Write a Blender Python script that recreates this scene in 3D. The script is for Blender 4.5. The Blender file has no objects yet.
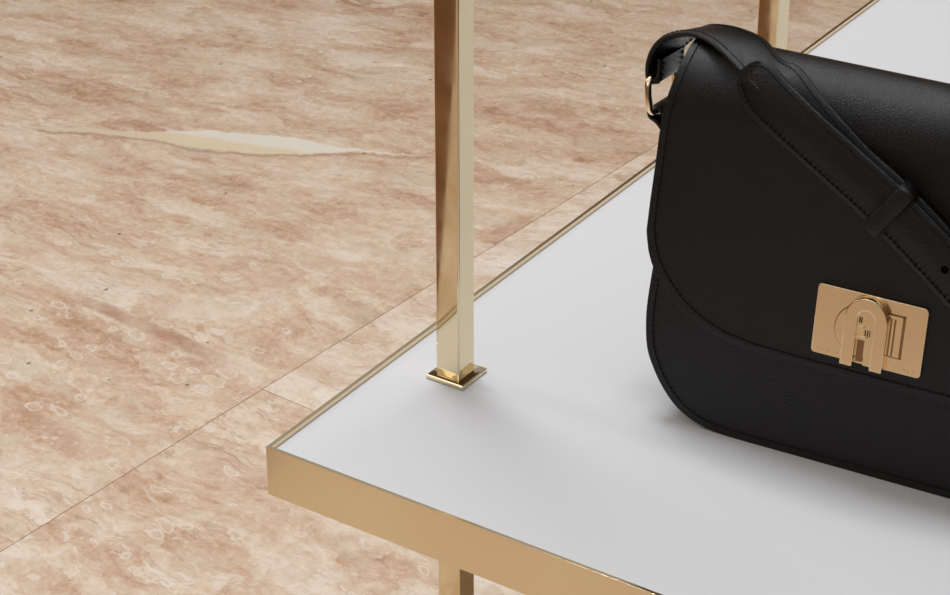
import bpy, bmesh, math, random
from mathutils import Vector, Matrix
random.seed(3)
S = bpy.context.scene
COL = S.collection
PI = math.pi

# ------------------------------------------------------------------ camera
cam_d = bpy.data.cameras.new('camera')
cam = bpy.data.objects.new('camera', cam_d); COL.objects.link(cam)
TOP = 0.45                                   # height of the shelf rim above the floor
PITCH, YAW, FPX = 0.5136183359693036, 2.156552993742813, 2450.63
fwd = Vector((math.cos(PITCH)*math.cos(YAW), math.cos(PITCH)*math.sin(YAW), -math.sin(PITCH)))
cam.location = (0.6925657785, -0.8445074761, 0.7033101850 + TOP)
cam.rotation_euler = fwd.to_track_quat('-Z', 'Y').to_euler()
cam_d.sensor_width = 36.0
cam_d.lens = FPX / 950.0 * 36.0
cam_d.clip_start = 0.05
S.camera = cam

# ------------------------------------------------------------------ light
W = bpy.data.worlds.new('showroom_air'); S.world = W
W.use_nodes = True
bg = W.node_tree.nodes['Background']
bg.inputs[0].default_value = (1.0, 0.985, 0.97, 1)
bg.inputs[1].default_value = 0.50

def area(name, loc, target, size, power, color=(1, 1, 1), size_y=None):
    d = bpy.data.lights.new(name, 'AREA'); d.energy = power; d.color = color
    d.shape = 'RECTANGLE'; d.size = size; d.size_y = size_y or size
    o = bpy.data.objects.new(name, d); COL.objects.link(o)
    o.location = loc
    o.rotation_euler = (0, 0, 0) if abs(target[0]-loc[0]) + abs(target[1]-loc[1]) < 1e-3 else (Vector(target) - Vector(loc)).to_track_quat('-Z', 'Y').to_euler()
    return o
area('ceiling_softlight', (-0.35, 0.50, 2.55), (-0.35, 0.5001, TOP), 0.9, 46, (0.93, 0.95, 1.0), 0.40)
area('side_softlight', (-2.5, 0.0, 1.95), (0.2, 0.17, TOP), 0.4, 13, (1.0, 0.99, 0.97))
area('overhead_fill_light', (-0.4, -0.2, 3.4), (-0.4, -0.1999, 0), 4.8, 33, (1.0, 0.985, 0.97), 6.4)  # added overhead fill, spread wide to light floor and shelf evenly
area('overhead_fill_light', (-0.6, -2.9, 3.3), (-0.6, -2.8999, 0), 3.0, 26, (1.0, 0.985, 0.97), 2.2)  # added front fill, brightens the floor that the clasp reflects
S.view_settings.view_transform = 'Standard'
S.view_settings.look = 'None'
S.view_settings.exposure = -0.50
S.view_settings.gamma = 1.0
S.view_settings.use_curve_mapping = False

# ------------------------------------------------------------------ helpers
def tag(o, label=None, cat=None, kind=None, group=None):
    if label: o['label'] = label
    if cat: o['category'] = cat
    if kind: o['kind'] = kind
    if group: o['group'] = group
    return o

def empty(name, M, label, cat):
    o = bpy.data.objects.new(name, None); COL.objects.link(o)
    o.matrix_world = M; o.empty_display_size = 0.05
    return tag(o, label, cat)

def obj(name, bm, mat, parent=None, smooth=35, label=None):
    """bm holds coordinates local to the parent's frame."""
    bmesh.ops.recalc_face_normals(bm, faces=bm.faces)
    me = bpy.data.meshes.new(name); bm.to_mesh(me); bm.free()
    o = bpy.data.objects.new(name, me); COL.objects.link(o)
    me.materials.append(mat)
    if parent: o.parent = parent
    if smooth:
        for p in me.polygons: p.use_smooth = True
        me.set_sharp_from_angle(angle=math.radians(smooth))
    if label: o['label'] = label
    return o

def bevel_mod(o, w, seg=2, ang=40):
    m = o.modifiers.new('edge', 'BEVEL'); m.width = w; m.segments = seg
    m.limit_method = 'ANGLE'; m.angle_limit = math.radians(ang)
    m.harden_normals = False
    return o

def wn(o):
    m = o.modifiers.new('face_normals', 'WEIGHTED_NORMAL'); m.keep_sharp = True; m.weight = 80
    return o

def solid_mod(o, t, off=-1):
    m = o.modifiers.new('thickness', 'SOLIDIFY'); m.thickness = t; m.offset = off
    m.use_even_offset = False
    return o

def add_box(bm, x0, x1, y0, y1, z0, z1, bev=0.0, seg=2):
    r = bmesh.ops.create_cube(bm, size=1.0)
    vs = r['verts']
    for v in vs:
        v.co = Vector(((x0+x1)/2 + v.co.x*(x1-x0), (y0+y1)/2 + v.co.y*(y1-y0), (z0+z1)/2 + v.co.z*(z1-z0)))
    if bev:
        es = set(e for v in vs for e in v.link_edges)
        bmesh.ops.bevel(bm, geom=list(es), offset=bev, segments=seg, profile=0.5, affect='EDGES')

def catmull(pts, n, closed=False):
    pts = [Vector(p) for p in pts]; out = []
    N = len(pts); segs = N if closed else N-1
    for i in range(segs):
        if closed: p0, p1, p2, p3 = (pts[(i+k-1) % N] for k in range(4))
        else:
            p1, p2 = pts[i], pts[i+1]
            p0 = pts[i-1] if i else p1*2-p2
            p3 = pts[i+2] if i+2 < N else p2*2-p1
        for k in range(n):
            t = k/n
            out.append(0.5*((2*p1) + (p2-p0)*t + (2*p0-5*p1+4*p2-p3)*t*t + (3*p1-p0-3*p2+p3)*t**3))
    if not closed: out.append(pts[-1].copy())
    return out

def resample(pts, step, closed=False):
    P = list(pts) + ([pts[0]] if closed else [])
    L = [0.0]
    for a, b in zip(P, P[1:]): L.append(L[-1] + (b-a).length)
    n = max(1, int(round(L[-1]/step))); out = []; j = 0
    for i in range(n + (0 if closed else 1)):
        s = L[-1]*i/n
        while j < len(P)-2 and L[j+1] < s: j += 1
        t = (s-L[j])/max(1e-9, L[j+1]-L[j])
        out.append(P[j].lerp(P[j+1], t))
    return out

def add_tube(bm, pts, r, n=8, closed=False):
    pts = [Vector(p) for p in pts]; N = len(pts); rings = []
    ref = None
    for i, p in enumerate(pts):
        a = pts[(i-1) % N] if (closed or i) else p
        b = pts[(i+1) % N] if (closed or i < N-1) else p
        t = (b-a).normalized()
        if ref is None: ref = t.orthogonal().normalized()
        ref = (ref - t*ref.dot(t)).normalized()
        s = t.cross(ref)
        rings.append([bm.verts.new(p + (ref*math.cos(2*PI*k/n) + s*math.sin(2*PI*k/n))*r) for k in range(n)])
    for i in range(N if closed else N-1):
        A, B = rings[i], rings[(i+1) % N]
        for k in range(n): bm.faces.new((A[k], A[(k+1) % n], B[(k+1) % n], B[k]))
    if not closed:
        bm.faces.new(rings[0][::-1]); bm.faces.new(rings[-1])

def add_stitch(bm, pts, nrm, pitch=0.0030, length=0.0021, r=0.00034):
    """Dashes lying along a line of points, each with its surface normal."""
    L = [0.0]
    for a, b in zip(pts, pts[1:]): L.append(L[-1] + (b-a).length)
    def at(s):
        for i in range(len(pts)-1):
            if L[i+1] >= s:
                t = (s-L[i])/max(1e-9, L[i+1]-L[i])
                return pts[i].lerp(pts[i+1], t), nrm[i].lerp(nrm[i+1], t).normalized()
        return pts[-1], nrm[-1]
    s = pitch*0.5
    while s + length < L[-1]:
        a, na = at(s); b, nb = at(s+length); m, nm = at(s+length/2)
        q = [a - na*r*0.6, a.lerp(m, .25) + na*r*0.35, m + nm*r*0.6, b.lerp(m, .25) + nb*r*0.35, b - nb*r*0.6]
        add_tube(bm, q, r, 5)
        s += pitch

def prism(bm, outline, z0, z1):
    a = [bm.verts.new((x, y, z0)) for x, y in outline]; b = [bm.verts.new((x, y, z1)) for x, y in outline]
    n = len(a)
    bm.faces.new(a[::-1]); bm.faces.new(b)
    for i in range(n): bm.faces.new((a[i], a[(i+1) % n], b[(i+1) % n], b[i]))

# ------------------------------------------------------------------ materials
class NT:
    def __init__(s, name):
        s.m = bpy.data.materials.new(name); s.m.use_nodes = True
        s.t = s.m.node_tree; s.b = s.t.nodes['Principled BSDF']
    def n(s, kind, **kw):
        nd = s.t.nodes.new(kind)
        for k, v in kw.items(): setattr(nd, k, v)
        return nd
    def set(s, sock, v):
        if isinstance(v, (int, float, tuple, list)): sock.default_value = v
        else: s.t.links.new(v, sock)
    def math(s, op, a, b=None, c=None, clamp=False):
        nd = s.n('ShaderNodeMath', operation=op, use_clamp=clamp)
        s.set(nd.inputs[0], a)
        if b is not None: s.set(nd.inputs[1], b)
        if c is not None: s.set(nd.inputs[2], c)
        return nd.outputs[0]
    def mix(s, f, a, b, mode='MIX'):
        nd = s.n('ShaderNodeMix', data_type='RGBA', blend_type=mode)
        s.set(nd.inputs[0], f); s.set(nd.inputs[6], a); s.set(nd.inputs[7], b)
        return nd.outputs[2]
    def mr(s, v, a, b, c=0.0, d=1.0, smooth=True):
        nd = s.n('ShaderNodeMapRange', interpolation_type='SMOOTHSTEP' if smooth else 'LINEAR')
        for i, x in enumerate((v, a, b, c, d)): s.set(nd.inputs[i], x)
        return nd.outputs[0]
    def vec(s, x, y, z=0.0):
        nd = s.n('ShaderNodeCombineXYZ')
        for i, q in enumerate((x, y, z)): s.set(nd.inputs[i], q)
        return nd.outputs[0]
    def noise(s, v, scale=1, detail=4, rough=.5, dist=0.0, color=False):
        nd = s.n('ShaderNodeTexNoise'); s.set(nd.inputs['Vector'], v)
        nd.inputs['Scale'].default_value = scale; nd.inputs['Detail'].default_value = detail
        nd.inputs['Roughness'].default_value = rough; nd.inputs['Distortion'].default_value = dist
        return nd.outputs['Color' if color else 'Fac']
    def ramp(s, f, stops):
        nd = s.n('ShaderNodeValToRGB'); s.set(nd.inputs[0], f)
        e = nd.color_ramp.elements
        while len(e) < len(stops): e.new(0.5)
        for q, (p, c) in zip(e, stops):
            q.position = p; q.color = c if len(c) == 4 else (*c, 1)
        return nd.outputs[0]

def lin(r, g, b):
    f = lambda c: (c/255/12.92) if c/255 <= .04045 else ((c/255+.055)/1.055)**2.4
    return (f(r), f(g), f(b), 1.0)

def metal(name, col, rough, grain=0.0):
    k = NT(name); b = k.b
    b.inputs['Base Color'].default_value = col; b.inputs['Metallic'].default_value = 1
    b.inputs['Roughness'].default_value = rough
    if grain:
        tc = k.n('ShaderNodeTexCoord')
        r = k.mr(k.noise(tc.outputs['Object'], 60, 3), .3, .7, rough-grain, rough+grain)
        k.set(b.inputs['Roughness'], r)
    return k.m
GOLD = metal('polished_champagne_gold', (0.80, 0.675, 0.455, 1), 0.06, 0.02)
SATIN = metal('satin_gold', (0.86, 0.71, 0.48, 1), 0.16, 0.01)
CLASP = metal('pale_rose_gold', (1.0, 0.80, 0.53, 1), 0.18, 0.02)
ENGRAVED = metal('shallow_engraving', (0.68, 0.49, 0.29, 1), 0.35)
CLASP_SHADE = metal('groove_shade_gold', (0.40, 0.25, 0.125, 1), 0.4)  # darker copy of the clasp gold, paints shade into its grooves

def leather(name, base, rough, spec, bump=0.12, scale=1550):
    k = NT(name); b = k.b
    tc = k.n('ShaderNodeTexCoord').outputs['Object']
    v = k.n('ShaderNodeTexVoronoi'); v.feature = 'SMOOTH_F1'; k.set(v.inputs['Vector'], tc); v.inputs['Scale'].default_value = scale
    n = k.noise(tc, 2600, 3, .6)
    h = k.math('ADD', k.math('MULTIPLY', v.outputs['Distance'], .6), k.math('MULTIPLY', n, .5))
    bp = k.n('ShaderNodeBump'); bp.inputs['Strength'].default_value = bump; bp.inputs['Distance'].default_value = 0.0006
    k.set(bp.inputs['Height'], h); k.set(b.inputs['Normal'], bp.outputs[0])
    c = k.mix(k.noise(tc, 25, 3), base, tuple(x*1.25 for x in base[:3])+(1,))
    k.set(b.inputs['Base Color'], c)
    b.inputs['Roughness'].default_value = rough
    b.inputs['Specular IOR Level'].default_value = spec
    return k.m
LEATHER = leather('black_smooth_leather', (0.0018, 0.0012, 0.0009, 1), 0.265, 0.43, .80)
EDGE = leather('painted_black_edge', (0.010, 0.0085, 0.008, 1), 0.42, 0.40, .03)
LINING = leather('black_suede_inside', (0.006, 0.005, 0.0045, 1), 0.8, 0.15, .1)
k = NT('black_thread'); k.b.inputs['Base Color'].default_value = (0.004, 0.0034, 0.003, 1); k.b.inputs['Roughness'].default_value = .6
k.b.inputs['Specular IOR Level'].default_value = .2
THREAD = k.m
k = NT('hole_shade_and_reflection'); k.b.inputs['Base Color'].default_value = (0.002, 0.002, 0.002, 1); k.b.inputs['Roughness'].default_value = .9
k.b.inputs['Specular IOR Level'].default_value = .05
PAINTED_DARK = k.m  # painted black for strap hole shade and dark reflections on the lock

k = NT('white_lacquer'); tc = k.n('ShaderNodeTexCoord').outputs['Object']
k.set(k.b.inputs['Base Color'], k.mix(k.noise(tc, 6, 2), (0.655, 0.652, 0.652, 1), (0.665, 0.661, 0.661, 1)))
k.b.inputs['Roughness'].default_value = .42; k.b.inputs['Specular IOR Level'].default_value = .35
WHITE = k.m
k = NT('grout'); k.b.inputs['Base Color'].default_value = lin(120, 92, 72); k.b.inputs['Roughness'].default_value = .9
GROUT = k.m

def marble():
    k = NT('beige_fossil_marble'); b = k.b
    pos = k.n('ShaderNodeNewGeometry').outputs['Position']
    sx = k.n('ShaderNodeSeparateXYZ'); k.set(sx.inputs[0], pos)
    X, Y = sx.outputs[0], sx.outputs[1]
    at = k.n('ShaderNodeAttribute'); at.attribute_name = 'slab'
    SL = at.outputs['Fac']                                   # 0 main slab, 1 pale striped slab, .5 fossil slab
    pale = k.mr(SL, .75, .95); foss = k.math('MULTIPLY', k.mr(SL, .2, .4), k.mr(SL, .6, .7, 1, 0))
    off = k.math('MULTIPLY', SL, 7.3)
    # bedding direction of the stone swings from -6 deg near the shelf to 23 deg further off
    slope = k.mr(Y, .55, 1.1, -.10, .10)
    slope = k.math('ADD', slope, k.math('MULTIPLY', pale, .25))
    bb = k.math('SUBTRACT', Y, k.math('MULTIPLY', slope, k.math('ADD', X, .70)))
    iso = k.vec(X, k.math('MULTIPLY', Y, .8), off)
    wz = k.noise(iso, 5, 3, .55, color=True)
    ws = k.n('ShaderNodeSeparateXYZ'); k.set(ws.inputs[0], wz)
    wx = k.math('SUBTRACT', ws.outputs[0], .5); wy = k.math('SUBTRACT', ws.outputs[1], .5)
    A = k.math('ADD', X, k.math('MULTIPLY', wx, .10)); B = k.math('ADD', bb, k.math('MULTIPLY', wy, .075))
    fz = k.noise(iso, 40, 4, .6)
    B = k.math('ADD', B, k.math('MULTIPLY', k.math('SUBTRACT', fz, .5), .016))
    def sv(a, c, z=0.0): return k.vec(k.math('MULTIPLY', A, a), k.math('MULTIPLY', B, c), k.math('ADD', off, z))
    big = k.noise(sv(3.2, 9.0), 1, 3, .5, .5)
    mid = k.noise(sv(10, 27, 3), 1, 6, .62, .5)
    fin = k.noise(sv(50, 95, 5), 1, 5, .65)
    grain = k.math('ADD', k.math('MULTIPLY', k.noise(iso, 130, 4, .7), .5), k.math('MULTIPLY', k.noise(sv(170, 330, 51), 1, 3, .7), .5))
    # broken patches of slightly different tone, as in a shelly breccia
    pv = k.n('ShaderNodeVectorMath', operation='ADD'); k.set(pv.inputs[0], sv(15, 34, 41))
    ps_ = k.n('ShaderNodeVectorMath', operation='SCALE'); k.set(ps_.inputs[0], k.noise(iso, 45, 4, .65, color=True)); ps_.inputs['Scale'].default_value = 1.1
    k.set(pv.inputs[1], ps_.outputs[0])
    pc = k.n('ShaderNodeTexVoronoi'); k.set(pc.inputs['Vector'], pv.outputs[0]); pc.inputs['Scale'].default_value = 1
    pcs = k.n('ShaderNodeSeparateXYZ'); k.set(pcs.inputs[0], pc.outputs['Color'])
    f = k.math('ADD', k.math('MULTIPLY', big, .40), k.math('MULTIPLY', mid, .62))
    f = k.math('ADD', f, k.math('MULTIPLY', k.math('SUBTRACT', pcs.outputs[2], .5), .13))
    f = k.math('ADD', f, k.math('MULTIPLY', fin, .42)); f = k.math('ADD', f, k.math('MULTIPLY', grain, .56))
    f = k.math('SUBTRACT', f, .535)
    f = k.math('ADD', k.math('MULTIPLY', k.math('SUBTRACT', f, .5), 1.35), .5)
    # lower (nearer) stone and the pale slabs are lighter
    f = k.math('ADD', f, k.mr(Y, .45, .85, .035, 0.03))
    f = k.math('ADD', f, k.math('MULTIPLY', pale, .13)); f = k.math('ADD', f, k.math('MULTIPLY', foss, .05))
    col = k.ramp(f, [(.10, lin(166, 124, 94)), (.26, lin(194, 156, 126)), (.42, lin(212, 182, 154)), (.56, lin(223, 199, 174)), (.72, lin(234, 217, 197)), (.92, lin(242, 231, 217))])
    # slow drift between pinkish and greyish stone
    hn = k.noise(sv(9, 20, 61), 1, 4, .6)
    col = k.mix(k.math('MULTIPLY', k.mr(hn, .52, .68), .30), col, lin(206, 172, 152))
    col = k.mix(k.math('MULTIPLY', k.mr(hn, .48, .32), .42), col, lin(214, 200, 178))
    # brownish threads along the bedding
    t = k.noise(sv(4, 22, 11), 1, 4, .55, .6)
    th = k.mr(k.math('ABSOLUTE', k.math('SUBTRACT', t, .5)), 0, .012, 1, 0)
    th = k.math('MULTIPLY', th, k.mr(k.noise(sv(3, 5, 17), 1, 2), .45, .62))
    col = k.mix(k.math('MULTIPLY', th, .38), col, lin(158, 112, 84))
    # pale calcite flakes
    fl = k.noise(sv(14, 40, 23), 1, 4, .6, .8)
    col = k.mix(k.math('MULTIPLY', k.mr(fl, .60, .70), .55), col, lin(234, 220, 204))
    # shell sections: pale rims of cells, in patches
    dv = k.n('ShaderNodeVectorMath', operation='ADD')
    k.set(dv.inputs[0], sv(36, 60, 31))
    dn = k.noise(iso, 50, 3, .6, color=True)
    sc = k.n('ShaderNodeVectorMath', operation='SCALE'); k.set(sc.inputs[0], dn); sc.inputs['Scale'].default_value = .9
    k.set(dv.inputs[1], sc.outputs[0])
    vo = k.n('ShaderNodeTexVoronoi'); k.set(vo.inputs['Vector'], dv.outputs[0]); vo.inputs['Scale'].default_value = 1
    vo.inputs['Randomness'].default_value = .95
    cs = k.n('ShaderNodeSeparateXYZ'); k.set(cs.inputs[0], vo.outputs['Color'])
    rad = k.math('ADD', k.math('MULTIPLY', cs.outputs[1], .20), .20)
    dd = k.math('ABSOLUTE', k.math('SUBTRACT', vo.outputs['Distance'], rad))
    rim = k.math('MULTIPLY', k.mr(dd, .02, .075, 1, 0), k.mr(cs.outputs[0], .56, .60))
    patch = k.mr(k.math('ADD', k.noise(iso, 6, 2), k.mr(Y, .5, 1.0, .16, -.06)), .44, .60)
    rim = k.math('MULTIPLY', rim, patch)
    ins = k.math('MULTIPLY', k.mr(vo.outputs['Distance'], rad, k.math('ADD', rad, .03), 1, 0), k.mr(cs.outputs[0], .70, .72))
    col = k.mix(k.math('MULTIPLY', k.math('MULTIPLY', ins, patch), .35), col, lin(226, 205, 184))
    col = k.mix(k.math('MULTIPLY', rim, .6), col, lin(236, 224, 210))
    # small dark pits
    vp = k.n('ShaderNodeTexVoronoi'); k.set(vp.inputs['Vector'], iso); vp.inputs['Scale'].default_value = 62
    ps = k.n('ShaderNodeSeparateXYZ'); k.set(ps.inputs[0], vp.outputs['Color'])
    pit = k.math('MULTIPLY', k.mr(vp.outputs['Distance'], .06, .17, 1, 0), k.mr(ps.outputs[0], .955, .96))
    col = k.mix(k.math('MULTIPLY', pit, .75), col, lin(112, 88, 72))
    # light fine speckle
    vs = k.n('ShaderNodeTexVoronoi'); k.set(vs.inputs['Vector'], iso); vs.inputs['Scale'].default_value = 120
    ss = k.n('ShaderNodeSeparateXYZ'); k.set(ss.inputs[0], vs.outputs['Color'])
    sp = k.math('MULTIPLY', k.mr(vs.outputs['Distance'], .12, .30, 1, 0), k.mr(ss.outputs[0], .80, .83))
    col = k.mix(k.math('MULTIPLY', sp, .4), col, lin(238, 225, 210))
    # one named seam of cream calcite: axis from (-1.06,.895) to (-.63,1.08)
    ex, ey = math.cos(math.radians(23.5)), math.sin(math.radians(23.5))
    px = k.math('ADD', X, .843); py = k.math('SUBTRACT', Y, 1.0)
    al = k.math('ADD', k.math('MULTIPLY', px, ex), k.math('MULTIPLY', py, ey))
    ac = k.math('SUBTRACT', k.math('MULTIPLY', py, ex), k.math('MULTIPLY', px, ey))
    ac = k.math('ADD', ac, k.math('MULTIPLY', k.math('SUBTRACT', k.noise(iso, 16, 3), .5), .022))
    ac = k.math('ADD', ac, k.math('MULTIPLY', k.math('SUBTRACT', k.noise(iso, 70, 4, .65), .5), .014))
    hw = k.math('MULTIPLY', k.mr(al, -.14, .0, .007, .027), k.mr(al, .03, .15, 1, .13))
    hw = k.math('MULTIPLY', hw, k.math('MULTIPLY', k.mr(al, -.245, -.19), k.mr(al, .18, .25, 1, 0)))
    seam = k.math('MULTIPLY', k.mr(k.math('SUBTRACT', k.math('ABSOLUTE', ac), hw), -.004, .0005, 1, 0), k.mr(hw, .0015, .004))
    seam = k.math('MULTIPLY', seam, k.mr(SL, .2, .25, 1, 0))
    wht = k.mr(k.math('ADD', ac, k.math('MULTIPLY', al, .16)), -.006, .006)
    sc_ = k.mix(wht, lin(229, 212, 178), lin(236, 228, 212))
    sc_ = k.mix(k.mr(al, -.16, -.05), lin(222, 203, 176), sc_)
    line = k.math('MULTIPLY', k.mr(k.math('ABSOLUTE', k.math('ADD', ac, k.math('ADD', hw, .003))), .001, .004, 1, 0), k.mr(hw, .0015, .004))
    col = k.mix(k.math('MULTIPLY', line, .4), col, lin(150, 112, 84))
    col = k.mix(k.math('MULTIPLY', seam, .92), col, sc_)
    # one brown streak with a pale band beside it
    def streak(x0, y0, x1, y1, wid, c, amt, col, wob=.02):
        L = math.hypot(x1-x0, y1-y0); ux, uy = (x1-x0)/L, (y1-y0)/L
        qx = k.math('SUBTRACT', X, x0); qy = k.math('SUBTRACT', Y, y0)
        a = k.math('ADD', k.math('MULTIPLY', qx, ux), k.math('MULTIPLY', qy, uy))
        c_ = k.math('SUBTRACT', k.math('MULTIPLY', qy, ux), k.math('MULTIPLY', qx, uy))
        c_ = k.math('ADD', c_, k.math('MULTIPLY', k.math('SUBTRACT', k.noise(iso, 11, 5, .65), .5), wob))
        m = k.math('MULTIPLY', k.mr(k.math('ABSOLUTE', c_), wid*.45, wid, 1, 0), k.math('MULTIPLY', k.mr(a, 0, L*.25), k.mr(a, L*.75, L, 1, 0)))
        m = k.math('MULTIPLY', m, k.mr(fin, .3, .6, .35, 1)); m = k.math('MULTIPLY', m, k.mr(k.noise(iso, 14, 4), .35, .6, .4, 1))
        m = k.math('MULTIPLY', m, k.mr(SL, .2, .25, 1, 0))
        return k.mix(k.math('MULTIPLY', m, amt), col, c)
    for s_ in STREAKS: col = streak(*s_[:5], s_[5], s_[6], col)
    dark = k.ramp(f, [(.2, lin(92, 58, 38)), (.6, lin(124, 84, 58)), (.9, lin(150, 108, 78))])      # unseen brown floor patch, added to darken the post's reflection
    col = k.mix(k.mr(SL, 1.4, 1.6), col, dark)
    k.set(b.inputs['Base Color'], col)
    k.set(b.inputs['Roughness'], k.mr(fin, .3, .7, .30, .40))
    b.inputs['Specular IOR Level'].default_value = .4
    return k.m
STREAKS = [
    (-.80, .655, -.53, .628, .012, lin(172, 126, 96), .8),
    (-.77, .712, -.60, .690, .013, lin(226, 206, 184), .7),
]
MARBLE = marble()

# ------------------------------------------------------------------ floor
def floor():
    bm = bmesh.new(); lay = bm.faces.layers.float.new('slab')
    o = Vector((-.504, .614, 0)); a = math.radians(86)
    e1 = Vector((math.cos(a), math.sin(a), 0)); e2 = Vector((math.sin(a), -math.cos(a), 0))
    g = .00035
    def slab(s0, s1, t0, t1, val):
        s0 += g; s1 -= g; t0 += g; t1 -= g
        poly([(s0, t0), (s1, t0), (s1, t1), (s0, t1)], val)
    def poly(q, val):
        top = [bm.verts.new(o + e1*s + e2*t) for s, t in q]
        bot = [bm.verts.new(o + e1*s + e2*t - Vector((0, 0, .004))) for s, t in q]
        fs = [bm.faces.new(top)] + [bm.faces.new((top[i], bot[i], bot[(i+1) % 4], top[(i+1) % 4])) for i in range(4)]
        for f in fs: f[lay] = val
    slab(-1.05, 1.9, -1.8, 0, 0.0); slab(1.9, 3.8, -1.8, 0, .5); slab(-4.8, .8, -3.4, -1.8, .45); slab(.8, 3.8, -3.4, -1.8, 0.1)
    slab(-1.05, 0, 0, .9, .5); poly([(-4.8, -1.489), (-1.05, .179), (-1.05, .9), (-4.8, .9)], .45); poly([(-4.8, -1.8), (-1.05, -1.8), (-1.05, .178), (-4.8, -1.49)], 2.0); slab(0, 1.9, 0, .9, 1.0); slab(1.9, 3.8, 0, .9, .45);  # the dark slab is added out of view for the gold post to mirror
    slab(-4.8, -.4, .9, 2.6, .47); slab(-.4, 1.6, .9, 2.6, .53); slab(1.6, 3.8, .9, 2.6, .1)
    f = obj('floor', bm, MARBLE, None, smooth=0, label='polished beige fossil marble floor with hairline joints')
    f['kind'] = 'structure'
    bm = bmesh.new(); add_box(bm, -3.6, 3.2, -4.6, 4.8, -.06, -.0012)
    obj('grout_bed', bm, GROUT, f, smooth=0)
    return f
floor()

k = NT('warm_brown_plaster'); tc = k.n('ShaderNodeTexCoord').outputs['Object']
k.set(k.b.inputs['Base Color'], k.mix(k.noise(tc, 3, 4), (.30, .21, .145, 1), (.36, .26, .18, 1))); k.b.inputs['Roughness'].default_value = .85
PLASTER = k.m
for side, a in (('back', (-3.6, 3.2, 4.6, 4.7)), ('left', (-3.7, -3.6, -4.6, 4.7)), ('right', (3.2, 3.3, -4.6, 4.7)), ('front', (-3.7, 3.3, -4.7, -4.6))):
    bm = bmesh.new(); add_box(bm, *a, 0, 3.3)
    o = obj('wall_'+side, bm, PLASTER, None, smooth=0, label='warm brown plaster wall of the showroom'); o['kind'] = 'structure'

# ------------------------------------------------------------------ display table
SX, SY = .50, .98                # shelf size
PA, PX, PY = .0154, .0315, .1129
table = empty('display_table', Matrix.Translation((0, 0, 0)),
              'white topped display table with polished gold rim, square gold posts and legs', 'display table')
WZ = TOP - .0030                 # white surface
def build_table():
    rim_t = .0021
    bm = bmesh.new()
    def box(a, b, c, d, e, f): add_box(bm, a, b, c, d, e, f)
    # rim as one ring of four mitred plates
    z0, z1 = TOP-.030, TOP
    out = [(0, 0), (SX, 0), (SX, SY), (0, SY)]
    inn = [(rim_t, rim_t), (SX-rim_t, rim_t), (SX-rim_t, SY-rim_t), (rim_t, SY-rim_t)]
    V = [[bm.verts.new((x, y, z)) for x, y in ring] for ring, z in ((out, z0), (out, z1), (inn, z1), (inn, z0))]
    for r in range(4):
        A, B = V[r], V[(r+1) % 4]
        for i in range(4): bm.faces.new((A[i], A[(i+1) % 4], B[(i+1) % 4], B[i]))
    o = obj('rim', bm, SATIN, table, smooth=30, label='polished gold rim band'); bevel_mod(o, .00012, 2); wn(o)
    bm = bmesh.new(); add_box(bm, rim_t, SX-rim_t, rim_t, SY-rim_t, TOP-.024, WZ)
    o = obj('top_panel', bm, WHITE, table, smooth=30, label='white lacquered top panel'); bevel_mod(o, .0004, 2)
    bm = bmesh.new(); add_box(bm, rim_t, SX-rim_t, rim_t, SY-rim_t, TOP-.0295, TOP-.0242)
    obj('underside_panel', bm, WHITE, table, smooth=30)
    for x in (PX, SX-PX-PA):
        for y in (PY, PY+.3696, PY+.7392):
            bm = bmesh.new(); add_box(bm, x, x+PA, y, y+PA, WZ+.001, 1.15, .0011, 3)
            p = wn(obj('post', bm, GOLD, table, smooth=60, label='square polished gold post'))
            bm = bmesh.new(); m = .0043
            # flange: thin plate with a dished upper face
            cx, cy, hs = x+PA/2+.0012, y+PA/2-.0006, PA/2+m+.0002
            rings = []
            for h, z in ((hs-.0004, WZ), (hs, WZ+.0006), (hs, WZ+.0022), (hs-.0006, WZ+.0028), (hs-.0014, WZ+.0026), (PA/2+.0003, WZ+.0014), (PA/2-.002, WZ+.0014)):
                rings.append([bm.verts.new((cx+sx*h, cy+sy*h, z)) for sx, sy in ((-1, -1), (1, -1), (1, 1), (-1, 1))])
            for A, B in zip(rings, rings[1:]):
                for i in range(4): bm.faces.new((A[i], A[(i+1) % 4], B[(i+1) % 4], B[i]))
            bm.faces.new(rings[0][::-1])
            obj('flange', bm, GOLD, p, smooth=30)
            bm = bmesh.new(); add_box(bm, x, x+PA, y, y+PA, .003, TOP-.0296, .0011, 3)
            l = wn(obj('leg', bm, GOLD, table, smooth=60))
            bm = bmesh.new(); add_box(bm, x-m, x+PA+m, y-m, y+PA+m, 0, .0035, .0008, 2)
            obj('foot_plate', bm, GOLD, l, smooth=60)
build_table()

# ------------------------------------------------------------------ handbag
LEAN, BYAW = math.radians(7), math.radians(5)
U = Vector((math.cos(BYAW), math.sin(BYAW), 0)); NH = Vector((U.y, -U.x, 0))
Vv = Vector((0, 0, 1))*math.cos(LEAN) - NH*math.sin(LEAN)
Nn = U.cross(Vv)
O0 = Vector((0.27591447, 0.15443322, WZ))
MB = Matrix(((U.x, Vv.x, Nn.x, O0.x), (U.y, Vv.y, Nn.y, O0.y), (U.z, Vv.z, Nn.z, O0.z), (0, 0, 0, 1)))
bag = empty('handbag', MB, 'black leather flap handbag with gold turn-lock clasp and wide stitched strap', 'handbag')
TL = math.tan(LEAN)

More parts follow.
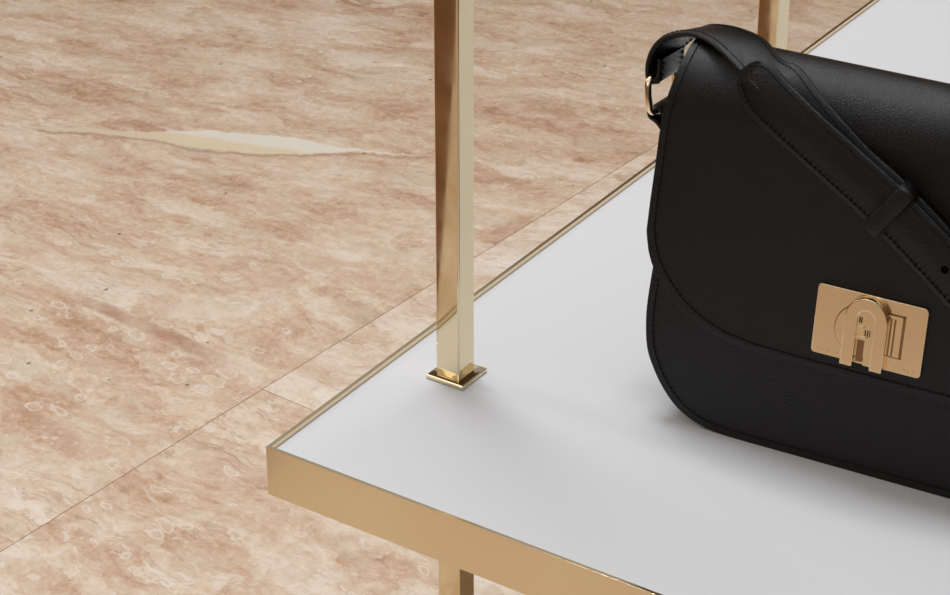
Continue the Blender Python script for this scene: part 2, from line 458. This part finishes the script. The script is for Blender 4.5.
HALF = [(0, 0), (.0365, 0), (.0731, 0), (.0905, .001), (.1025, .0042), (.1118, .0095), (.1203, .0183), (.1271, .0290), (.1314, .0393), (.1333, .0536),
        (.1335, .0652), (.1326, .08), (.131, .10), (.128, .125), (.1245, .15), (.121, .172), (.118, .186)]
HALF = [Vector((x, y, 0)) for x, y in HALF]
half = resample(catmull(HALF, 6), .004)
def body_outline(inset=0.0, top=.186):
    """closed-bottom outline running from the left top corner, down, along the base and up to the right top corner"""
    pts = [Vector((-p.x, p.y, 0)) for p in reversed(half)][:-1] + [p.copy() for p in half]
    if inset:
        out = []
        for i, p in enumerate(pts):
            a, b = pts[max(i-1, 0)], pts[min(i+1, len(pts)-1)]
            t = (b-a).normalized(); out.append(p + Vector((-t.y, t.x, 0))*inset)
        pts = out
    return pts
def depth(v): return .072 - .024*max(0, min(1, v/.19))
def lift(v, w): return v + (-w)*TL*max(0.0, 1 - v/.12)
def P3(p, w): return Vector((p.x, lift(p.y, w), w))

def front_panel(name, back=False):
    pts = body_outline()
    bm = bmesh.new()
    vs = [bm.verts.new(P3(p, 0 if not back else -depth(p.y))) for p in pts]
    f = bm.faces.new(vs)
    bmesh.ops.triangulate(bm, faces=[f])
    bm.normal_update()
    if (bm.faces[:][0].normal.z < 0) != back: bmesh.ops.reverse_faces(bm, faces=bm.faces)
    me = bpy.data.meshes.new(name); bm.to_mesh(me); bm.free()
    o = bpy.data.objects.new(name, me); COL.objects.link(o); me.materials.append(LEATHER); o.parent = bag
    solid_mod(o, .0028); bevel_mod(o, .0008, 3, 50)
    for p in me.polygons: p.use_smooth = False
    st = body_outline(.0042)
    sp = [P3(p, .0001 if not back else -depth(p.y)-.0001) for p in st]
    bm = bmesh.new(); add_stitch(bm, resample(sp, .001), [Vector((0, 0, -1 if back else 1))]*2000)
    obj('stitching', bm, THREAD, o)
    return o
front_panel('front_panel'); front_panel('back_panel', True)

def gusset():
    pts = body_outline(.0032)
    bm = bmesh.new(); rows = []
    for i in range(9):
        t = i/8; row = []
        for p in pts:
            d = depth(p.y); w = -.0012 - (d-.0024)*t
            # side walls fold inward a little towards the mouth
            pinch = math.sin(PI*t)*.006*max(0, (p.y-.06)/.12)
            q = Vector((p.x - math.copysign(pinch, p.x) if abs(p.x) > .1 else p.x, p.y, 0))
            row.append(bm.verts.new(P3(q, w)))
        rows.append(row)
    for A, B in zip(rows, rows[1:]):
        for i in range(len(A)-1): bm.faces.new((A[i], A[i+1], B[i+1], B[i]))
    # mouth of the bag closed by a top strip just under the flap
    l = [r[0] for r in rows]; r_ = [r[-1] for r in rows]
    for i in range(8): bm.faces.new((l[i], r_[i], r_[i+1], l[i+1]))
    obj('gusset', bm, LEATHER, bag, smooth=60)
gusset()

# flap: goes up the front, rolls over the top and down the back
def fold_path():
    p = [Vector((0, .0537+i*(.1750-.0537)/30, .0042)) for i in range(31)]
    cw, cv, r, av = -.0225, .1752, .0267, .0337
    for i in range(1, 29):
        a = math.radians(5*i); p.append(Vector((0, cv + av*math.sin(a), cw + r*math.cos(a))))
    e = p[-1]; d = (p[-1]-p[-2]).normalized()
    tgt = Vector((0, .12, -.0615))
    for i in range(1, 11): p.append(e.lerp(tgt, i/10))
    return p
FP = fold_path()
FL = [0.0]
for a, b in zip(FP, FP[1:]): FL.append(FL[-1] + (b-a).length)
def fold_at(s):
    s = max(0, min(FL[-1], s))
    for i in range(len(FP)-1):
        if FL[i+1] >= s - 1e-9:
            t = (s-FL[i])/(FL[i+1]-FL[i]); p = FP[i].lerp(FP[i+1], t); d = (FP[i+1]-FP[i]).normalized()
            return p, Vector((0, -d.z, d.y))
    return FP[-1], Vector((0, 0, -1))
WTAB = [(0, .1360), (.040, .1360), (.052, .1360), (.069, .1355), (.0886, .1345), (.1052, .1339), (.1163, .1332), (.1274, .1315), (.137, .1297), (.1463, .1284), (.1536, .1278), (.1594, .1275), (.20, .1265), (.30, .125)]
def interp(tab, x):
    if x <= tab[0][0]: return tab[0][1]
    for (a, b), (c, d) in zip(tab, tab[1:]):
        if x <= c: return b + (d-b)*(x-a)/(c-a)
    return tab[-1][1]
STAB = [(0, 0), (.0433, .0002), (.0713, .0008), (.0885, .0030), (.1000, .0068), (.1063, .0098), (.1150, .0155), (.1218, .0221), (.1275, .0290), (.1317, .0362), (.1340, .0430), (.1355, .0510), (.1358, .0530)]
def flap_pt(t, j, inset=0.0, off=0.0):
    hw0 = .1358; u0 = abs(t)*hw0
    sb = interp(STAB, u0) + inset
    s = sb + j*(FL[-1] - sb)
    hw = interp(WTAB, s) - inset
    p, n = fold_at(s)
    return Vector((t*hw, p.y, p.z)) + n*off, n
def flap():
    bm = bmesh.new(); NT_, NS = 72, 90
    g = []
    for i in range(NT_+1):
        t = math.sin((i/NT_-.5)*PI)
        g.append([bm.verts.new(flap_pt(t, (j/NS))[0]) for j in range(NS+1)])
    for i in range(NT_):
        for j in range(NS): bm.faces.new((g[i][j], g[i+1][j], g[i+1][j+1], g[i][j+1]))
    bm.normal_update()
    o = obj('flap', bm, LEATHER, bag, smooth=60)
    if o.data.polygons[len(o.data.polygons)//2].normal.z < 0 and o.data.polygons[5].normal.z < 0:
        o.data.flip_normals()
    solid_mod(o, .0026); bevel_mod(o, .0008, 3, 50)
    # stitch line all round the edge
    line = []; nr = []
    I = .0040
    for j in range(NS, -1, -1):
        p, n = flap_pt(-1, j/NS, I, .0001); line.append(p); nr.append(n)
    for i in range(1, 2*NT_):
        t = math.sin((i/(2*NT_)-.5)*PI); p, n = flap_pt(t, 0, I, .0001); line.append(p); nr.append(n)
    for j in range(NS+1):
        p, n = flap_pt(1, j/NS, I, .0001); line.append(p); nr.append(n)
    bm = bmesh.new(); add_stitch(bm, line, nr)
    obj('stitching', bm, THREAD, o)
flap()

# ribbons of leather (straps, tabs, loops)
def ribbon(name, path, sides, width, thick, mat, parent, n=10, stitch=.0032, taper=None, closed=False, label=None, step=None, vary=False):
    """path: control points; sides: width direction at each; thickness grows to both sides of the path"""
    C = catmull(path, n, closed); D = catmull(sides, n, closed)
    if step:
        q = resample([Vector((*c, *d)) for c, d in zip(C, D)], step); C = [Vector(v[:3]) for v in q]; D = [Vector(v[3:6]) for v in q]
    N = len(C); bm = bmesh.new(); rings = []; frames = []; dist = 0.0; hws = []
    for i in range(N):
        a = C[(i-1) % N] if (closed or i) else C[i]
        b = C[(i+1) % N] if (closed or i < N-1) else C[i]
        t = (b-a).normalized(); s = D[i]; s = (s - t*s.dot(t)).normalized(); nn = s.cross(t).normalized()
        frames.append((C[i], s, nn))
        if i: dist += (C[i]-C[i-1]).length
        tu, tl = taper(dist) if taper else (1, 1)
        sl = D[i].length if vary else 1
        wu, wl = width/2*tu*sl, width/2*tl*sl; h = thick/2; c = min(thick*.32, wu*.5, wl*.5); hws.append((wu, wl))
        q = [(-wl, -h+c), (-wl+c, -h), (wu-c, -h), (wu, -h+c), (wu, h-c), (wu-c, h), (-wl+c, h), (-wl, h-c)]
        rings.append([bm.verts.new(C[i] + s*x + nn*y) for x, y in q])
    for i in range(N if closed else N-1):
        A, B = rings[i], rings[(i+1) % N]
        for k_ in range(8): bm.faces.new((A[k_], A[(k_+1) % 8], B[(k_+1) % 8], B[k_]))
    if not closed: bm.faces.new(rings[0][::-1]); bm.faces.new(rings[-1])
    o = obj(name, bm, mat, parent, smooth=50, label=label)
    if stitch:
        bm = bmesh.new()
        for sg in (1, -1):
            for face in (1, -1):
                L = []; M = []
                for (c_, s, nn), (wu, wl) in zip(frames, hws):
                    w_ = (wu if sg > 0 else wl) - stitch
                    if w_ > .001: L.append(c_ + s*(sg*w_) + nn*(face*thick/2)); M.append(nn*face)
                add_stitch(bm, L, M)
        obj('stitching', bm, THREAD, o)
    return o, frames
V3 = lambda *a: Vector(a)
SW = .0255
# (front edge, rear edge) of the strap where it rises from the ring, bends over the shoulder of the bag and lies down on the flap
EDGES = [((-.1532, .1880, -.0172), (-.1500, .1860, -.0480)), ((-.1518, .1950, -.0172), (-.1475, .1910, -.0480)), ((-.1487, .2008, -.0170), (-.1433, .1962, -.0482)),
         ((-.1430, .2060, -.0168), (-.1368, .2022, -.0472)), ((-.1338, .2092, -.0155), (-.1255, .2090, -.0400)), ((-.1227, .2106, -.0110), (-.1085, .2125, -.0310)),
         ((-.1080, .2085, -.0025), (-.0895, .2122, -.0200)), ((-.0926, .2025, .0045), (-.0738, .2062, -.0080)), ((-.0790, .1935, .0066), (-.0578, .2030, -.0006))]
RU, RV = .1500, .1720            # strap ring centre
lower = [(-RU+.0032, .1925, -.0325), (-RU+.0034, .1862, -.0325), (-RU+.0030, .1812, -.0325), (-RU-.0002, .1795, -.0325), (-RU-.0026, .1818, -.0325)]
ls = [(0, 0, -1.2)]*5
for f_, r_ in EDGES:
    lower.append(tuple((p+q)/2 for p, q in zip(f_, r_))); ls.append(tuple((q-p)/.0255 for p, q in zip(f_, r_)))
lower += [(-.0480, .1824, .0062), (-.027, .1672, .0068), (-.0050, .1535, .0070), (.028, .1290, .0072), (.065, .100, .0072), (.100, .071, .0068), (.122, .052, .0045),
         (.137, .041, -.006), (.1475, .047, -.022), (.1515, .070, -.031), (.1520, .110, -.031), (.1530, .150, -.030), (.1536, .1740, -.030), (.1534, .1815, -.030), (.1502, .1834, -.030)]
ls += [(.535, .84, -.04), (.54, .84, 0), (.555, .83, 0), (.59, .80, 0), (.62, .78, 0),
      (.63, .77, -.1), (.55, .75, -.35), (.2, .5, -.85), (0, .1, -1), (0, 0, -1), (0, 0, -1), (0, 0, -1), (0, 0, -1), (0, 0, -1), (0, 0, -1)]
strap, fr_l = ribbon('shoulder_strap', lower, ls, SW, .0030, LEATHER, bag, 8, vary=True, label='wide stitched black leather shoulder strap')
# loose belt end with pointed-round tip, lying on the strap
def tiptaper(d):
    f = lambda L: math.sqrt(max(0.0, 1-(1-min(1, d/L))**2))*.97 + .03
    return f(.0125), f(.0200)
upper = [(-.0913, .2049, .0050), (-.0850, .2006, .0068), (-.0780, .1958, .0086), (-.0725, .1922, .0096), (-.0549, .1813, .0108), (-.0315, .1672, .0110), (-.0064, .1517, .0112), (.0281, .1268, .0114), (.065, .0975, .0114), (.088, .078, .0112)]
us = [(.52, .85, -.12)]*4 + [(.53, .85, 0), (.545, .84, 0), (.56, .83, 0), (.60, .80, 0), (.62, .78, 0), (.63, .77, 0)]
tail, fr_u = ribbon('strap_tail', upper, us, .0266, .0030, LEATHER, bag, 12, taper=tiptaper, step=.0008, label='loose strap end with rounded tip')
# punched holes in the strap tail
bm = bmesh.new()
def along(frames, dist):
    s = 0
    for (a, _, _), (b, sd, nn) in zip(frames, frames[1:]):
        s += (b-a).length
        if s >= dist: return b, sd, nn
    return frames[-1]
for d in (.1415, .162, .1825):
    c, s, nn = along(fr_u, d)
    if nn.z < 0: nn = -nn
    t = s.cross(nn)
    ring = [bm.verts.new(c + (s*math.cos(2*PI*i/16) + t*math.sin(2*PI*i/16))*.0021 + nn*.00155) for i in range(16)]
    bm.faces.new(ring)
obj('punched_holes', bm, PAINTED_DARK, tail, smooth=0)
# keeper loop round both layers
kc, ks, kn = along(fr_u, .1020)
if kn.z < 0: kn = -kn
kt = ks.cross(kn).normalized()
if kt.x < 0: kt = -kt
def keeper():
    hw, top, bot = SW/2+.0022, .0032, -.0068
    loop = []
    for x, z in ((hw, top-.0022), (hw-.0022, top), (0, top+.0002), (-hw+.0022, top), (-hw, top-.0022), (-hw, bot+.0014), (-hw+.0014, bot), (0, bot), (hw-.0014, bot), (hw, bot+.0014)):
        loop.append(kc + ks*x + kn*z)
    o, _ = ribbon('keeper_loop', loop, [kt]*len(loop), .0095, .0018, LEATHER, strap, 5, stitch=0, closed=True)
keeper()

# D-rings, strap loops round them and the tabs that hold them
def hardware(sg):
    u = sg*RU
    rw, rh, cw, cv = .0172, .0108, -.0325, RV
    pts = []
    for i in range(48):
        a = 2*PI*i/48; c, s = math.cos(a), math.sin(a); e = .62
        y_ = rh*math.copysign(abs(s)**e, s)
        pts.append(Vector((u + sg*y_*.16, cv + y_, cw + rw*math.copysign(abs(c)**e, c))))
    bm = bmesh.new(); add_tube(bm, pts, .0020, 12, closed=True)
    obj('strap_ring', bm, CLASP, bag, smooth=60, label='gold strap ring')
    # tab from the gusset, folded round the lower bar
    g = sg*.1262
    tb = [(g, .112, cw), (sg*.1300, .128, cw), (sg*.1370, .144, cw), (sg*.1455, .1555, cw), (u+sg*.0012, .1590, cw), (u+sg*.0008, .1635, cw), (u-sg*.0036, .1640, cw), (sg*.1420, .1590, cw), (sg*.1340, .1440, cw), (g, .130, cw)]
    ribbon('ring_tab', tb, [(0, 0, -1)]*len(tb), .0225, .0020, LEATHER, bag, 6, stitch=0)
hardware(-1); hardware(1)

# ------------------------------------------------------------------ clasp (millimetres on the flap front)
def clasp():
    w0 = .0043
    ML = Matrix.Translation((-.0381, .1008, w0)) @ Matrix.Scale(.001, 4)
    def mk(name, bm, mat, parent, smooth=35, bev=0, label=None):
        bmesh.ops.transform(bm, matrix=ML, verts=bm.verts)
        o = obj(name, bm, mat, parent, smooth, label)
        if bev: bevel_mod(o, bev*.001, 3, 40); wn(o)
        return o
    def rrect(x0, x1, y0, y1, r, n=6):
        out = []
        for cx, cy, a0 in ((x1-r, y1-r, 0), (x0+r, y1-r, 90), (x0+r, y0+r, 180), (x1-r, y0+r, 270)):
            for i in range(n+1):
                a = math.radians(a0+90*i/n); out.append((cx+r*math.cos(a), cy+r*math.sin(a)))
        return out
    bm = bmesh.new(); prism(bm, rrect(-.3, 58.5, -37, 1.2, 2.2), 0, 1.7)
    plate = mk('clasp_plate', bm, CLASP, bag, 35, .35, 'pale gold rectangular clasp plate')
    Z = 1.7
    # round collar the lock turns on
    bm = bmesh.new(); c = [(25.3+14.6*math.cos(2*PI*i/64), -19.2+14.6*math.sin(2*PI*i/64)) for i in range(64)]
    prism(bm, c, Z-.5, Z+.04); mk('disc_groove', bm, CLASP_SHADE, plate, 0)
    bm = bmesh.new(); c = [(25.3+14.1*math.cos(2*PI*i/64), -19.2+14.1*math.sin(2*PI*i/64)) for i in range(64)]
    prism(bm, c, Z-.5, Z+.6); mk('turning_disc', bm, CLASP, plate, 35, .18)
    # rectangular stud beside it, framed by a groove with its shade painted in dark gold
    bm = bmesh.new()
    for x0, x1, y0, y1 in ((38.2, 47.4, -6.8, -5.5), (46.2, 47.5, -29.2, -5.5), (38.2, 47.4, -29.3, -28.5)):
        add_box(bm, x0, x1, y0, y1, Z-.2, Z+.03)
    mk('slot_groove_shade', bm, CLASP_SHADE, plate, 0)
    bm = bmesh.new(); prism(bm, rrect(38.4, 46.2, -28.4, -6.7, .5), Z-.2, Z+.75); mk('catch_bar', bm, CLASP, plate, 35, .2)
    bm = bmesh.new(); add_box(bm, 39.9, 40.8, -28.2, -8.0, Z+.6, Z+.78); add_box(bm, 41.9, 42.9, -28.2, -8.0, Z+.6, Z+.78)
    mk('bar_grooves', bm, CLASP_SHADE, plate, 0)
    # arch shaped turning lever
    cx, cy, R, r, yb = 28.1, -10.9, 11.3, 4.6, -37.9
    def arch(R, r, yb, n=28):
        o_ = [(cx-R, yb)] + [(cx+R*math.cos(PI-PI*i/n), cy+R*math.sin(PI-PI*i/n)) for i in range(n+1)] + [(cx+R, yb)]
        i_ = [(cx+r, yb)] + [(cx+r*math.cos(PI*i/n), cy+r*math.sin(PI*i/n)) for i in range(n+1)] + [(cx-r, yb)]
        return o_, i_
    o_, i_ = arch(R, r, yb); z0, z1 = Z+.5, Z+4.2
    bm = bmesh.new()
    n = len(o_); A = [[bm.verts.new((x, y, z)) for x, y in L] for L, z in ((o_, z0), (o_, z1), (i_[::-1], z1), (i_[::-1], z0))]
    for q in range(4):
        X, Y = A[q], A[(q+1) % 4]
        for i in range(n-1): bm.faces.new((X[i], X[i+1], Y[i+1], Y[i]))
    bm.faces.new([A[q][0] for q in range(4)]); bm.faces.new([A[q][-1] for q in range(4)][::-1])
    lever = mk('turn_lock', bm, CLASP, plate, 50, .6, 'arched gold turn lock')
    # lower inner field with the stepped stem
    st = [(cx-r-.2, cy)] + [(cx+(r+.2)*math.cos(PI-PI*i/16), cy+(r+.2)*math.sin(PI-PI*i/16)) for i in range(17)] + [(cx+r+.2, -36.4), (cx+.6, -36.4), (cx+.6, -22.6), (cx-r-.2, -22.6)]
    bm = bmesh.new(); prism(bm, st, Z+.4, Z+2.7); mk('lock_field', bm, CLASP, plate, 35, .25)
    # slot beside the stem, its shade painted as a dark strip
    bm = bmesh.new(); add_box(bm, cx-r+.6, cx-.4, -35.6, -22.9, Z+.5, Z+.72); mk('lock_slot', bm, CLASP_SHADE, plate, 0)
    # raised bars of the field and small dark marks painted for reflections
    bm = bmesh.new(); prism(bm, rrect(cx-r, cx-.6, -16.8, -15.0, .4), Z+2.5, Z+3.5); prism(bm, rrect(cx-r, cx+1.2, -22.4, -20.4, .4), Z+2.5, Z+3.5)
    mk('field_bars', bm, CLASP, plate, 35, .2)
    bm = bmesh.new()
    for (x0, x1, y0, y1) in ((24.2, 24.9, -13.6, -10.4), (25.3, 25.9, -13.6, -10.4), (27.9, 28.5, -20.2, -16.8), (29.2, 29.8, -20.2, -16.8), (30.4, 30.8, -20.2, -16.8)):
        add_box(bm, x0, x1, y0, y1, Z+2.5, Z+2.76)
    mk('dark_reflection_marks', bm, PAINTED_DARK, plate, 0)
    # faint engraved words at the lower corners
    for s, x, wd in (('FURLA', 3.2, 11.6), ('ITALY', 44.8, 10.8)):
        cu = bpy.data.curves.new('engraved_lettering', 'FONT'); cu.body = s; cu.size = 2.3; cu.space_character = 1.55; cu.extrude = .02
        to = bpy.data.objects.new('tmp_lettering', cu); COL.objects.link(to)
        dg = bpy.context.evaluated_depsgraph_get(); me = bpy.data.meshes.new_from_object(to.evaluated_get(dg))
        bpy.data.objects.remove(to); bpy.data.curves.remove(cu)
        xs = [v.co.x for v in me.vertices]; k_ = wd/(max(xs)-min(xs))
        for v in me.vertices: v.co = Vector((x + (v.co.x-min(xs))*k_, -34.9 + v.co.y, Z + v.co.z))
        me.transform(ML); me.materials.clear(); me.materials.append(ENGRAVED)
        lo = bpy.data.objects.new('engraved_lettering', me); COL.objects.link(lo); lo.parent = plate
clasp()
